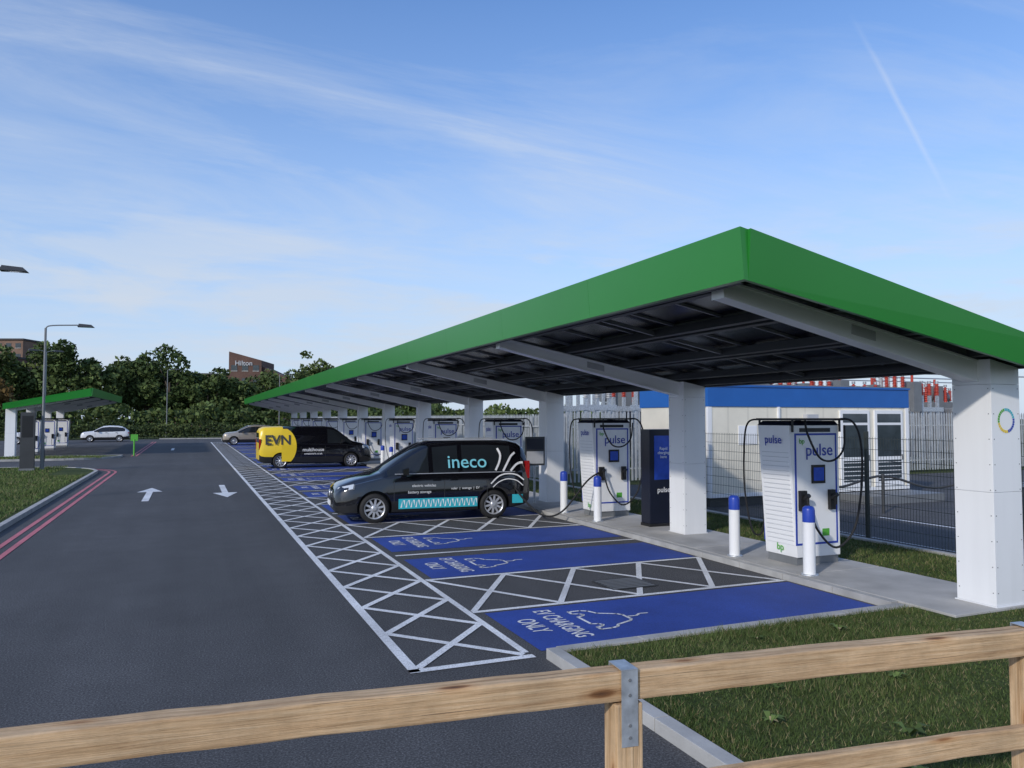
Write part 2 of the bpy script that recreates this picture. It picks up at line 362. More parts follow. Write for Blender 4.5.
# ---------------------------------------------------------------- canopy
XF,XB=4.78,9.28
def canopy(name,y0,y1,cols,org=(0,0,0),mirror=False,rivets=2):
    root=empty(name,org)
    zb=lambda x:3.72-.193*(x-5.0)
    def X(x): return -x if mirror else x
    def fix(P): return [P[i] for i in (1,0,3,2,5,4,7,6)] if mirror else P
    def hx(b,x0,x1,ya,yb,f0,f1,k):
        xs=[x0,x1,x1,x0]; ys=[ya,ya,yb,yb]
        P=[(X(x),y_,zb(x)+f0) for x,y_ in zip(xs,ys)]+[(X(x),y_,zb(x)+f1) for x,y_ in zip(xs,ys)]
        b.hexa(fix(P),k)
    rf=MB()
    hx(rf,XF+.06,XB-.06,y0+.06,y1-.06,.155,.20,'panel')
    n=int((y1-y0)/1.05); st=(y1-y0-.3)/n
    for i in range(n+1): hx(rf,XF+.1,XB-.1,y0+.15+i*st-.018,y0+.15+i*st+.018,.118,.153,'frame')
    for j in range(4):
        x=XF+.12+j*(XB-XF-.24)/3; hx(rf,x-.018,x+.018,y0+.1,y1-.1,.116,.151,'frame')
    rf.build('solar_roof',root)
    pu=MB()
    for x in (5.3,6.3,6.45,7.5,7.65,8.6,9.12): hx(pu,x-.035,x+.035,y0+.1,y1-.1,.004,.112,'purlin')
    for i in range(0,n,3): hx(pu,5.4,9.1,y0+.6+i*st,y0+.65+i*st,.03,.09,'frame')
    pu.build('purlins',root)
    fa=MB()
    lo=lambda x:-.16+.06*(x-XF)/(XB-XF)
    hi=lambda x:.33-.09*(x-XF)/(XB-XF)
    def fas(xa,ya,xb,yb,ox,oy,low=lo):
        P=[(xa,ya,low(xa)),(xb,yb,low(xb)),(xb-ox,yb-oy,low(xb)),(xa-ox,ya-oy,low(xa))]
        Q=[(xa+ox*.8,ya+oy*.8,hi(xa)),(xb+ox*.8,yb+oy*.8,hi(xb)),(xb-ox,yb-oy,hi(xb)),(xa-ox,ya-oy,hi(xa))]
        return fix([(X(x),y_,zb(x)+f) for x,y_,f in P+Q])
    e=.05
    ys=list(np.arange(y0,y1,3.02))+[y1]
    for a,c in zip(ys[:-1],ys[1:]): fa.hexa(fas(XF,c-.004,XF,a+.0,-e,0),'green')
    fa.hexa(fas(XF+e+.001,y0,XB,y0,0,-e),'green')
    fa.hexa(fas(XB,y0+e+.001,XB,y1,e,0,lambda x:.0),'purlin')
    fa.hexa(fas(XB,y1,XF+e+.001,y1,0,e),'green')
    fa.build('fascia',root)
    tr=MB(); hx(tr,XF+.055,XB-.055,y0+.055,y1-.055,.204,.222,'green_d')
    hx(tr,XF+.052,XF+.16,y0+.2,y1-.2,-.13,.0,'purlin')
    tr.build('roof_cap',root)
    for ci,cy in enumerate(cols):
        c=MB()
        x0,x1=5.0,9.2
        def bm(xa,xb,ya,yb,ta,tb,ba,bb,k):
            P=[(xa,ya,zb(xa)-ba),(xb,ya,zb(xb)-bb),(xb,yb,zb(xb)-bb),(xa,yb,zb(xa)-ba),(xa,ya,zb(xa)-ta),(xb,ya,zb(xb)-tb),(xb,yb,zb(xb)-tb),(xa,yb,zb(xa)-ta)]
            c.hexa(fix([(X(p[0]),p[1],p[2]) for p in P]),k)
        bm(x0,x1,cy-.10,cy+.10,.002,.002,.03,.03,'white2')
        bm(x0,x1,cy-.085,cy-.055,.031,.031,.16,.25,'white2')
        bm(x0,x1,cy+.055,cy+.085,.031,.031,.16,.25,'white2')
        bm(x0,x1,cy-.10,cy+.10,.161,.251,.19,.28,'white2')
        bm(x0-.01,x0-.002,cy-.10,cy+.10,.0,.0,.20,.20,'white2')
        for q in (6.9,): bm(q-.18,q+.18,cy-.094,cy-.086,.05,.05,.16,.16,'ltgrey')
        xa,xb=8.72,9.22; hw=.25
        h=2.70
        def bx(xa_,xb_,ya,yb,z0,z1,k):
            if mirror: xa_,xb_=-xb_,-xa_
            c.box(xa_,xb_,ya,yb,z0,z1,k)
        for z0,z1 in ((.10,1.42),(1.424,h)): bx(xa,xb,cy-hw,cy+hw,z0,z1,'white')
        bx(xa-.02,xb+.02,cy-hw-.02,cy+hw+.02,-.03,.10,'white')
        bx(xa+.01,xb-.01,cy-hw+.01,cy+hw-.01,1.41,1.43,'ltgrey')
        P=[(xa,cy-hw,h+.003),(xb,cy-hw,h+.003),(xb,cy+hw,h+.003),(xa,cy+hw,h+.003),(xa,cy-hw,zb(xa)-.002),(xb,cy-hw,zb(xb)-.002),(xb,cy+hw,zb(xb)-.002),(xa,cy+hw,zb(xa)-.002)]
        c.hexa(fix([(X(p[0]),p[1],p[2]) for p in P]),'white')
        if ci<rivets:
            for z in np.arange(.25,2.7,.3):
                for xx in (xa+.035,xb-.035): c.cyl((xx,cy-hw+.001,z),(xx,cy-hw-.004,z),.007,n=6,k='grey')
                for yy in (cy-hw+.035,cy+hw-.035): c.cyl((xa+.001,yy,z),(xa-.004,yy,z),.007,n=6,k='grey')
        c.build('column_and_beam',root,bevel=.008 if ci<4 and not mirror else 0)
    return root
cols=[C0+PITCH*k for k in range(NC)]
cn=canopy('charging_canopy',5.78,cols[-1]+3.3,cols)
em=MB()
n=28
for i in range(n):
    t0=2*math.pi*i/n; t1=2*math.pi*(i+.82)/n
    k=['blue','cyan','lgreen','yellow'][int(((i+6)%n)/n*4)]
    P=[(8.97+r_*math.cos(t),6.45-.254,2.27+r_*math.sin(t)) for r_,t in ((.115,t0),(.148,t0),(.148,t1),(.115,t1))]
    em.add(P,[(0,1,2,3)],k)
em.build('ring_emblem',cn)
cols2=[52.6+PITCH*k for k in range(4)]
canopy('charging_canopy',51.9,73.5,cols2,mirror=True,rivets=0,org=(-.6,0,0))
nb=empty('notice_board',(8.35,C0+2*PITCH-.3,.06))
b=MB(); b.box(-.28,.28,-.012,0,1.0,1.75,'darkgrey'); b.box(-.24,.24,-.016,-.0125,1.42,1.70,'navy'); b.box(-.24,.24,-.016,-.0125,1.05,1.37,'ltgrey')
b.cyl((0,.035,0),(0,.035,1.85),.03,k='galv'); b.build('board_and_post',nb)

# ---------------------------------------------------------------- chargers
cb=MB()
cb.box(-.36,.46,-.31,.31,0,.12,'grey')
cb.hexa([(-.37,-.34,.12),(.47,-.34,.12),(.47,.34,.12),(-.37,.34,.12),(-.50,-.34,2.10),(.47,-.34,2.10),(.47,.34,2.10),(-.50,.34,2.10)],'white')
cb.hexa([(-.51,-.35,2.101),(.48,-.35,2.101),(.48,.35,2.101),(-.51,.35,2.101),(-.44,-.30,2.17),(.44,-.30,2.17),(.44,.30,2.17),(-.44,.30,2.17)],'navy')
fx=lambda z:-.37-.13*(z-.12)/1.98
for i in range(20):
    z=.30+i*.07
    cb.box(fx(z)-.012,fx(z)+.02,-.29,.29,z,z+.052,'vinylwhite')
    cb.box(fx(z)-.004,fx(z)+.02,-.29,.29,z+.053,z+.069,'ltgrey')
for s in (-1,1):
    def fr(x0,x1,z0,z1,k,t=.004,t0=.0):
        ya,yb=sorted((s*(.34+t0),s*(.34+t0+t))); cb.box(x0,x1,ya,yb,z0,z1,k)
    fr(-.40,-.365,.3,1.98,'blue'); fr(.40,.43,.3,1.98,'blue'); fr(-.364,.399,1.95,1.98,'blue'); fr(-.364,.399,.3,.33,'blue')
    fr(-.08,.18,1.22,1.5,'black',.02)
    fr(-.05,.15,1.26,1.46,'screen',.003,.0205)
    fr(-.34,-.22,.82,1.12,'black',.06)
    fr(.24,.34,.82,1.12,'black',.06)
    fr(.12,.26,.42,.53,'lgreen',.003)
    fr(-.3,.3,2.0,2.06,'black',.012)
cb.box(-.47,.50,-.42,.42,2.175,2.21,'black')
for x in (-.45,.48):
    for s in (-1,1): cb.cyl((x,s*.36,2.0),(x,s*.36,2.18),.018,n=8,k='black')
cb.tube([(.30,-.40,2.19),(.58,-.50,2.17),(.70,-.56,1.85),(.68,-.58,1.2),(.50,-.60,.55),(.15,-.58,.28),(-.15,-.52,.55),(-.28,-.47,.95)],.017,'rubber')
cb.tube([(-.25,-.40,2.19),(-.30,-.52,1.95),(-.12,-.56,1.62),(.15,-.56,1.58),(.38,-.53,1.75),(.48,-.46,2.10)],.016,'rubber')
cb.tube([(-.30,.40,2.19),(-.55,.50,2.15),(-.60,.55,1.8),(-.58,.58,1.1),(-.45,.58,.45),(-.3,.55,.35),(-.26,.5,.6),(-.27,.46,.95)],.014,'rubber')
cb.tube([(.3,.40,2.19),(.55,.5,2.1),(.62,.55,1.5),(.5,.56,.6),(.35,.5,.5),(.28,.46,.95)],.017,'rubber')
for s in (-1,1):
    for x in (-.27,.28):
        cb.cyl((x,s*.40,1.0),(x,s*.49,1.06),.040,.032,10,'black'); cb.cyl((x,s*.46,1.04),(x+.0,s*.46,.90),.024,.020,8,'black')
chm=cb.mesh('ev_charger_mesh')
def charger(x,y,rz=0,txt=True):
    e=empty('ev_charger',(x,y,.088),rz)
    o=bpy.data.objects.new('cabinet',chm); scene.collection.objects.link(o); o.parent=e
    if txt:
        bv=o.modifiers.new('bevel','BEVEL'); bv.width=.012; bv.segments=2; bv.limit_method='ANGLE'; bv.angle_limit=R(50)
        text('brand_text','pulse',.26,T(.08,-.347,1.72)@FACE_NY,'txtblue',e,.001)
        text('brand_text','bp',.11,T(-.26,-.347,1.86)@FACE_NY,'lgreen',e,.001)
        text('brand_text','pulse',.18,T(-.508,0,1.88)@FACE_NX@Matrix.Rotation(R(3.75),4,'X'),'txtblue',e,.001)
        text('info_text','bp',.15,T(-.395,.0,.24)@FACE_NX,'lgreen',e,.001)
    return e
for k in range(NC-1): charger(8.80,C0+PITCH*(k+.5)-.1,0,k<5)
for k in range(3): charger(-9.0,cols2[0]+PITCH*(k+.5),R(180),False)
def bollard(x,y,z=.088):
    b=MB(); b.lathe((0,0,0),[(.085,0),(.085,.72),(.0851,.74)],20,'vinylwhite')
    b.lathe((0,0,0),[(.087,.741),(.087,.91),(.078,.945),(.05,.965),(0.001,.97)],20,'blue')
    b.lathe((0,0,0),[(.12,0),(.12,.015),(.085,.016)],20,'galv')
    b.build('bollard',loc=(x,y,z))
for k in range(8):
    c=C0+PITCH*(k+.5)
    bollard(8.12,c-1.0); bollard(8.12,c+.62)
tt=empty('information_totem',(9.0,13.62,.088))
b=MB(); b.box(-.34,.34,-.18,.18,0,.06,'black'); b.box(-.33,.33,-.165,.165,.06,1.98,'navy')
b.build('case',tt,bevel=.01)
b=MB(); b.box(-.22,.22,-.172,-.166,.95,1.85,'screen'); b.build('screen',tt)
text('totem_text','pulse',.15,T(.0,-.176,.74)@FACE_NY,'vinylwhite',tt,.001)
text('totem_text','Rapid\ncharging\nhere',.085,T(.0,-.176,1.5)@FACE_NY,'vinylwhite',tt,.001)

# ---------------------------------------------------------------- vehicles
def wheel(b,x,y,r=.33,w=.21,s=-1):
    yo=y; yi=y-s*w
    prof=[(r*.66,yo-s*.01),(r*.72,yo),(r*.93,yo-s*.005),(r,yo-s*.035),(r,yi+s*.035),(r*.93,yi),(r*.5,yi)]
    b.lathe((x,0,r),prof,28,'rubber','Y')
    b.lathe((x,0,r),[(r*.66,yo-s*.012),(r*.64,yo-s*.035),(r*.60,yo-s*.07),(.001,yo-s*.075)],28,'black','Y')
    b.lathe((x,0,r),[(r*.70,yo-s*.0),(r*.64,yo-s*.006),(r*.62,yo-s*.05)],28,'silver','Y')
    n=10
    for i in range(n):
        t=2*math.pi*i/n+.2; ca,sa=math.cos(t),math.sin(t); P=[]
        for dy in (.045,.018):
            for rr,hw in ((.05,-.026),(r*.65,-.02),(r*.65,.02),(.05,.026)):
                P.append((x+rr*ca-hw*sa,yo-s*dy,r+rr*sa+hw*ca))
        b.hexa(P,'silver')
    b.lathe((x,0,r),[(.075,yo-s*.03),(.07,yo-s*.01),(.03,yo-s*.008),(.001,yo-s*.008)],14,'silver','Y')

def vehicle(name,st,matfn,wheels,body,rear,loc,rz,wr=.33,extra=None,scale=1.0):
    root=empty(name,loc,rz); root.scale=(scale,)*3
    rings=[]
    for (x,zl,zb,zt,w,wb,wt) in st:
        g=zt-zb; s=min(1,g/.5)
        half=[(w*.80,zl),(w*.965,zl+.05),(w,zl+.28*(zb-zl)+.05),(w+.004,zl+.6*(zb-zl)),(wb,zb-.05),(wb-.015,zb),(wt+(wb-.015-wt)*.52,zb+.48*(g-.07)),(wt+.012,zt-.09*s-.02),(wt-.035,zt-.035*s-.01),(wt-.16,zt-.004),(wt*.4,zt+.02)]
        rings.append([(x,-p[0],p[1]) for p in half]+[(x,p[0],p[1]) for p in half[::-1]])
    nR=len(rings[0]); b=MB(); b.v+=[p for r_ in rings for p in r_]
    H=nR//2
    for i in range(len(rings)-1):
        for j in range(nR):
            j2=(j+1)%nR
            f=(i*nR+j,i*nR+j2,(i+1)*nR+j2,(i+1)*nR+j)
            jj=j if j<H else nR-2-j
            k=matfn(i,jj) if j!=nR-1 else 'black'
            b.f.append(f[::-1]); b.m.append(b.mi(k)); b.sm.append(True)
    b.f.append(tuple(range(nR))); b.m.append(b.mi(body)); b.sm.append(False)
    b.f.append(tuple((len(rings)-1)*nR+j for j in range(nR-1,-1,-1))); b.m.append(b.mi(rear)); b.sm.append(False)
    bo=b.build('body',root)
    bm=bmesh.new(); bm.from_mesh(bo.data); bmesh.ops.recalc_face_normals(bm,faces=bm.faces); bm.to_mesh(bo.data); bm.free()
    W=max(s_[4] for s_ in st)
    cu=[]
    for wx in wheels:
        for s in (-1,1):
            c=MB(); c.cyl((wx,s*(W-.30),wr+.01),(wx,s*(W+.3),wr+.01),wr+.055,n=32,k='black')
            co=c.build('cut'); co.parent=root; cu.append(co)
            md=bo.modifiers.new('b','BOOLEAN'); md.operation='DIFFERENCE'; md.object=co; md.solver='EXACT'
            try: md.material_mode='TRANSFER'
            except Exception: pass
    bpy.context.view_layer.update()
    dg=bpy.context.evaluated_depsgraph_get()
    me=bpy.data.meshes.new_from_object(bo.evaluated_get(dg)); bo.modifiers.clear(); bo.data=me
    for co in cu: bpy.data.objects.remove(co,do_unlink=True)
    try: me.set_sharp_from_angle(angle=R(38))
    except Exception as ex: print(ex)
    wb_=MB()
    for wx in wheels:
        for s in (-1,1): wheel(wb_,wx,s*(W-.01),wr,.21,s)
    wb_.build('wheels',root)
    if extra: extra(root,W)
    return root

# small MPV-type van: sloping nose, long raked windscreen, roof curving down at both ends
stA=[(0.0,.34,.54,.63,.60,.57,.48),(.05,.24,.63,.75,.76,.71,.58),(.16,.20,.73,.84,.86,.81,.66),(.45,.19,.85,.95,.915,.875,.71),(.80,.19,.93,1.03,.925,.89,.72),(1.02,.19,.98,1.09,.93,.895,.70),
 (1.15,.19,1.00,1.18,.93,.90,.685),(1.42,.19,1.02,1.37,.93,.90,.67),(1.72,.19,1.04,1.565,.93,.90,.665),(1.95,.19,1.05,1.68,.93,.90,.665),(2.07,.19,1.06,1.72,.93,.90,.665),(2.17,.19,1.06,1.745,.93,.90,.67),(2.75,.19,1.07,1.79,.93,.90,.68),(2.85,.19,1.07,1.79,.93,.90,.68),
 (3.50,.20,1.08,1.785,.93,.90,.68),(4.02,.22,1.09,1.76,.925,.895,.67),(4.24,.25,1.09,1.725,.91,.88,.66),(4.38,.28,1.09,1.64,.88,.85,.64),(4.47,.36,1.07,1.45,.84,.82,.62)]
def mfA(i,j):
    if j<=1: return 'black'
    if j in (5,6) and (6<=i<=9 or i==11 or i in (13,14)): return 'glass'
    if j>=8 and 5<=i<=8: return 'glass'
    return 'carblack'
def sidebits(b,W,xs,z0,z1,hand,k='black'):
    for x in xs:
        for s in (-1,1):
            y0,y1=sorted((s*(W+.0055),s*(W-.02))); b.box(x-.004,x+.004,y0,y1,z0,z1,'darkgrey')
    for x in hand:
        for s in (-1,1):
            y0,y1=sorted((s*(W-.04),s*(W+.025))); b.box(x,x+.18,y0,y1,.90,.93,k)
def mirror_(b,x,y,z,s,k):
    P=[]
    for dx,w,h in ((-.07,.06,.05),(.05,.11,.085)):
        for a,c in ((-1,-1),(1,-1),(1,1),(-1,1)): P.append((x+dx,y+s*.02+a*w,z+c*h))
    b.hexa(P,k); b.cyl((x,y-s*.2,z-.06),(x,y-s*.05,z-.03),.025,k='black')
def exA(root,W):
    b=MB(); sidebits(b,W,(1.28,2.42,3.42),.42,.90,(2.15,2.55),'carblack')
    for s in (-1,1):
        mirror_(b,1.52,s*1.0,1.12,s,'carblack')
        P=[(.10,s*.62,.64),(.42,s*.905,.75),(.44,s*.885,.85),(.13,s*.60,.76)]
        P2=[(p[0]-.03,p[1]+s*.015,p[2]+.02) for p in P]
        b.hexa((P+P2) if s>0 else (P[::-1]+P2[::-1]),'lamp')
        b.box(4.38,4.475,s*.80-.05,s*.80+.05,.9,1.30,'redlens')
        b.box(2.1,4.0,s*.60-.015,s*.60+.015,1.785,1.815,'silver')
        y0,y1=sorted((s*.905,s*.888)); b.box(1.30,4.10,y0,y1,1.055,1.07,'silver')
    b.box(-.02,.03,-.45,.45,.40,.56,'black'); b.box(-.035,-.02,-.26,.26,.36,.47,'vinylwhite')
    b.lathe((-.01,0,.62),[(.001,-.02),(.08,-.02),(.08,.0)],16,'silver','X')
    b.box(4.47,4.475,-.26,.26,.5,.61,'yellow')
    b.build('trim',root)
    d=MB(); y=-W-.008
    d.box(1.38,3.18,y,y+.012,.30,.52,'cyan')
    for i in range(16):
        x=1.42+i*.11; d.add([(x,y-.002,.33),(x+.045,y-.002,.49),(x+.035,y-.002,.33)],[(0,1,2)],'vinylwhite')
        d.add([(x+.06,y-.002,.49),(x+.1,y-.002,.36),(x+.1,y-.002,.49)],[(0,1,2)],'vinylwhite')
    d.box(4.02,4.28,-.93,-.925,.34,.54,'cyan')
    def sw(P,w): 
        C=catmull([Vector(p) for p in P],6)
        for a,c in zip(C[:-1],C[1:]):
            dd=(c-a); n=Vector((-dd.z,0,dd.x)).normalized()*w/2
            d.add([a-n,c-n,c+n,a+n],[(0,1,2,3)],'vinylwhite')
    yy=lambda z:-(.935 if z<1.04 else .925-(z-1.04)*.30)
    for P,w in (([(3.50,0,.80),(3.68,0,.96),(3.88,0,1.02),(4.12,0,.99),(4.30,0,.87)],.03),([(3.55,0,.72),(3.7,0,.84),(3.9,0,.90),(4.12,0,.86),(4.28,0,.74)],.022),
                ([(3.62,0,1.10),(3.72,0,1.28),(3.76,0,1.45),(3.70,0,1.60)],.05),([(3.98,0,1.08),(4.10,0,1.2),(4.20,0,1.26),(4.30,0,1.27)],.05),([(3.80,0,1.08),(3.94,0,1.3),(4.02,0,1.42),(4.12,0,1.5)],.05)):
        sw([(p[0],yy(p[2])-.012,p[2]) for p in P],w)
    d.build('livery_graphics',root)
    tilt=Matrix.Rotation(R(-18),4,'X')
    text('livery_text','ineco',.43,T(2.95,-.885,1.30)@FACE_NY@tilt,'ltcyan',root,.002)
    text('livery_text','electric vehicles',.085,T(1.95,-.94,.80)@FACE_NY,'vinylwhite',root,.0)
    text('livery_text','solar  |  storage  |  EV',.075,T(2.9,-.94,.72)@FACE_NY,'vinylwhite',root,.0)
    text('livery_text','battery storage',.085,T(1.85,-.94,.66)@FACE_NY,'vinylwhite',root,.0)
vehicle('small_van',stA,mfA,[.86,3.58],'carblack','carblack',(2.96,17.7,0),R(-4),.325,exA)
b=MB(); b.tube([(8.5,15.2,1.1),(8.1,15.1,.9),(7.6,15.3,.25),(7.35,15.8,.12),(7.1,16.3,.45),(6.9,16.62,.85)],.02,'rubber'); b.build('charging_cable')

stB=[(0.0,.36,.62,.76,.66,.62,.52),(.05,.26,.74,.88,.82,.78,.62),(.18,.22,.88,1.02,.92,.86,.68),(.5,.20,1.02,1.13,.955,.92,.74),(.85,.20,1.08,1.20,.96,.93,.74),
 (1.0,.2,1.1,1.28,.96,.93,.73),(1.3,.2,1.12,1.52,.96,.93,.72),(1.6,.2,1.13,1.74,.96,.93,.72),(1.78,.2,1.13,1.84,.96,.93,.73),(1.9,.2,1.13,1.87,.96,.93,.74),(2.1,.2,1.13,1.89,.96,.93,.76),(2.2,.2,1.13,1.90,.96,.93,.78),(4.0,.22,1.13,1.90,.96,.93,.80),(4.1,.22,1.13,1.90,.96,.93,.80),(4.9,.25,1.13,1.87,.955,.925,.79),(5.06,.3,1.13,1.80,.93,.90,.76),(5.13,.4,1.12,1.68,.90,.87,.72)]
def mfB(i,j):
    if j<=1: return 'black'
    if j in (5,6) and 5<=i<=9: return 'glass'
    if j>=8 and 4<=i<=7: return 'glass'
    if i>=13: return 'yellow'
    return 'carblack'
def exB(root,W):
    b=MB(); sidebits(b,W,(1.2,2.2,3.3),.45,1.0,(2.0,2.35))
    for s in (-1,1):
        mirror_(b,1.42,s*1.05,1.24,s,'black')
        P=[(.12,s*.66,.78),(.46,s*.945,.88),(.48,s*.925,1.0),(.15,s*.64,.93)]; P2=[(p[0]-.03,p[1]+s*.015,p[2]+.02) for p in P]
        b.hexa((P+P2) if s>0 else (P[::-1]+P2[::-1]),'lamp')
        b.box(5.06,5.145,s*.86-.04,s*.86+.04,.85,1.35,'redlens')
    b.box(5.13,5.14,-.65,.65,1.18,1.62,'glass'); b.box(5.135,5.15,-.26,.26,.6,.71,'yellow')
    b.box(-.02,.03,-.5,.5,.42,.68,'black'); b.box(-.035,-.02,-.26,.26,.38,.49,'vinylwhite')
    n=14; lo=[];hi=[]
    for i in range(n+1):
        z=.32+(1.80-.32)*i/n; x=4.12-.62*math.sqrt(max(0,1-((z-1.0)/.85)**2))
        yv=W+.009 if z<1.08 else (W+.009)-(z-1.08)*.20
        lo.append((x,yv,z)); hi.append((4.16,yv,z))
    for i in range(n): b.add([lo[i],hi[i],hi[i+1],lo[i+1]],[(3,2,1,0)],'yellow')
    b.build('trim',root)
    text('livery_text','EVN',.62,T(4.32,W-.01,1.28)@FACE_PY@Matrix.Rotation(R(-11),4,'X'),'darkgrey',root,.012)
    text('livery_text','multihouse',.22,T(2.75,W+.012,.84)@FACE_PY,'vinylwhite',root,.002)
    text('livery_text','evnetwork.co.uk',.12,T(2.75,W+.012,.66)@FACE_PY,'vinylwhite',root,.001)
vehicle('panel_van',stB,mfB,[1.0,4.2],'carblack','yellow',(8.05,37.4,0),R(180),.335,exB)

stC=[(0.0,.34,.60,.70,.62,.58,.5),(.06,.24,.72,.84,.78,.74,.6),(.2,.2,.86,.96,.88,.84,.68),(.6,.19,.94,1.03,.91,.88,.7),(1.05,.19,.97,1.07,.91,.88,.68),
 (1.2,.19,.98,1.15,.91,.88,.66),(1.5,.19,.98,1.33,.91,.88,.63),(1.8,.19,.99,1.5,.91,.88,.60),(1.95,.19,.99,1.55,.91,.88,.60),(2.5,.19,1.0,1.60,.91,.88,.60),(2.58,.19,1.0,1.60,.91,.88,.60),(3.3,.2,1.02,1.57,.91,.88,.60),(3.7,.22,1.04,1.5,.91,.88,.60),(3.95,.25,1.05,1.38,.90,.86,.60),(4.2,.3,1.04,1.16,.86,.82,.64),(4.3,.36,.9,1.02,.8,.76,.6)]
def mfC(body):
    def f(i,j):
        if j<=1: return 'black'
        if j in (5,6) and 5<=i<=12: return 'glass' if i!=9 else 'black'
        if j>=8 and (4<=i<=7 or 12<=i<=13): return 'glass'
        return body
    return f
def exC(root,W):
    b=MB(); sidebits(b,W,(1.3,2.45,3.3),.42,.88,(2.2,3.1))
    for s in (-1,1):
        mirror_(b,1.55,s*.98,1.05,s,'black')
        P=[(.12,s*.62,.72),(.42,s*.885,.80),(.44,s*.87,.88),(.15,s*.60,.82)]; P2=[(p[0]-.03,p[1]+s*.015,p[2]+.02) for p in P]
        b.hexa((P+P2) if s>0 else (P[::-1]+P2[::-1]),'lamp')
        b.box(4.12,4.3,s*.76-.06,s*.76+.06,.84,.96,'redlens')
    b.box(-.02,.03,-.5,.5,.38,.6,'black'); b.box(-.035,-.02,-.26,.26,.36,.47,'vinylwhite'); b.box(4.29,4.31,-.26,.26,.55,.66,'yellow')
    b.build('trim',root)
vehicle('suv_car',stC,mfC('carbeige'),[.86,3.45],'carbeige','carbeige',(2.6,70.5,0),R(0),.34,exC,1.05)
vehicle('hatchback_car',stC,mfC('carwhite'),[.86,3.45],'carwhite','carwhite',(-9.6,84.5,0),R(0),.32,exC,.97)
vehicle('hatchback_car',stC,mfC('carwhite'),[.86,3.45],'carwhite','carwhite',(-14.8,80,0),R(0),.32,exC,.97)

# ---------------------------------------------------------------- street lamps
def lamp(x,y,h=6.3,arm=1.7,rz=0,double=False):
    e=empty('street_lamp',(x,y,.05),rz); b=MB()
    b.cyl((0,0,0),(0,0,1.2),.085,.08,14,'grey'); b.cyl((0,0,1.2),(0,0,h-.1),.06,.045,12,'grey')
    b.cyl((0,0,0),(0,0,.02),.16,k='galv')
    b.box(.075,.088,-.04,.04,.4,.9,'darkgrey')
    for s in ((1,-1) if double else (1,)):
        b.tube([(0,0,h-.25),(s*.02,0,h-.08),(s*.25,0,h+.02),(s*(arm-.5),0,h+.08)],.028,'grey')
        x0=s*(arm-.5); x1=s*(arm+.15)
        a_,c_=sorted((x0,x1))
        b.hexa([(a_,-.16,h+.0),(c_,-.16,h+.0),(c_,.16,h+.0),(a_,.16,h+.0),(a_+.05,-.10,h+.14),(c_-.12,-.10,h+.11),(c_-.12,.10,h+.11),(a_+.05,.10,h+.14)],'darkgrey')
        b.box(a_+.12,c_-.08,-.1,.1,h-.01,h-.001,'lamp')
    b.build('pole_and_head',e,bevel=.006)
lamp(-6.05,23.9,6.15,1.85); lamp(-5.75,38.0,6.2); lamp(-9.9,66,7.2,1.0,R(20),True)
lamp(9.9,96,7.5,1.2); lamp(-2.5,100,8,1.2)
lamp(-16,30,6.3,1.5)
b=MB(); b.box(-.28,.28,-.12,.12,0,.1,'grey'); b.box(-.26,.26,-.10,.10,.1,2.45,'darkgrey'); b.box(-.2,.2,-.105,-.101,1.4,2.3,'black')
b.build('totem_sign',loc=(-6.25,37.7,.09),bevel=.01)
b=MB(); b.cyl((0,0,0),(0,0,1.0),.05,k='lgreen'); b.box(-.2,.2,-.02,.02,.9,1.3,'lgreen'); b.build('small_sign',loc=(-3.1,52.5,0))

# ---------------------------------------------------------------- timber fence
tf=empty('timber_fence')
pA=Vector((-.62,2.515,0)); pB=Vector((1.375,2.325,0)); pC=Vector((3.16,2.125,0)); pD=Vector((5.0,1.93,0))
def rail(a,c,z,h,d,offy=0):
    L=(c-a).length; b=MB(); n=14
    rr=random.Random(int(a.x*100+z*10)); P=[]
    for i in range(n+1):
        x=-L/2+.003+(L-.006)*i/n; dz=rr.uniform(-.002,.002)+.006*math.sin(i/n*3.1); dy=rr.uniform(-.002,.002)
        P.append([(x,-d/2+dy,-h/2+dz),(x,d/2+dy,-h/2+dz),(x,d/2+dy,h/2+dz),(x,-d/2+dy,h/2+dz)])
    vs=[q for r_ in P for q in r_]
    fs=[]
    for i in range(n):
        for j in range(4): fs.append((i*4+j,i*4+(j+1)%4,(i+1)*4+(j+1)%4,(i+1)*4+j))
    fs+= [(3,2,1,0),tuple(n*4+j for j in range(4))]
    b.add(vs,fs,'wood')
    m=(a+c)/2; ang=math.atan2(c.y-a.y,c.x-a.x)
    o=b.build('rail',tf,(m.x,m.y+offy,z),.008,ang)
    bm=bmesh.new(); bm.from_mesh(o.data); bmesh.ops.recalc_face_normals(bm,faces=bm.faces); bm.to_mesh(o.data); bm.free()
    return o
ext=pA-(pB-pA)
for a,c in ((ext,pA),(pA,pB),(pB,pC),(pC,pD)):
    rail(a,c,1.395,.10,.085); 
    rail(a,c,1.03,.085,.045,-.03)
for p in (ext,pA,pB,pC,pD):
    b=MB(); b.hexa([(-.67,-.05,-.05),(-.67,.05,-.05),(-.67,.05,.05),(-.67,-.05,.05),(.67,-.05,-.05),(.67,.05,-.05),(.67,.05,.05),(.67,-.05,.05)],'wood')
    o=b.build('post',tf,(p.x+.01,p.y,.67),.006); o.rotation_euler=(0,R(-90),-.105)
    s=MB(); w=.03
    s.box(-w,w,-.053,-.0505,1.20,1.452,'galv'); s.box(-w,w,.0505,.053,1.20,1.452,'galv'); s.box(-w,w,-.053,.053,1.4525,1.4555,'galv')
    for z in (1.23,1.27,1.37,1.42):
        s.cyl((.0,-.053,z),(.0,-.056,z),.006,n=8,k='grey')
    s.build('strap',tf,(p.x+.01,p.y,0),0,-.105)

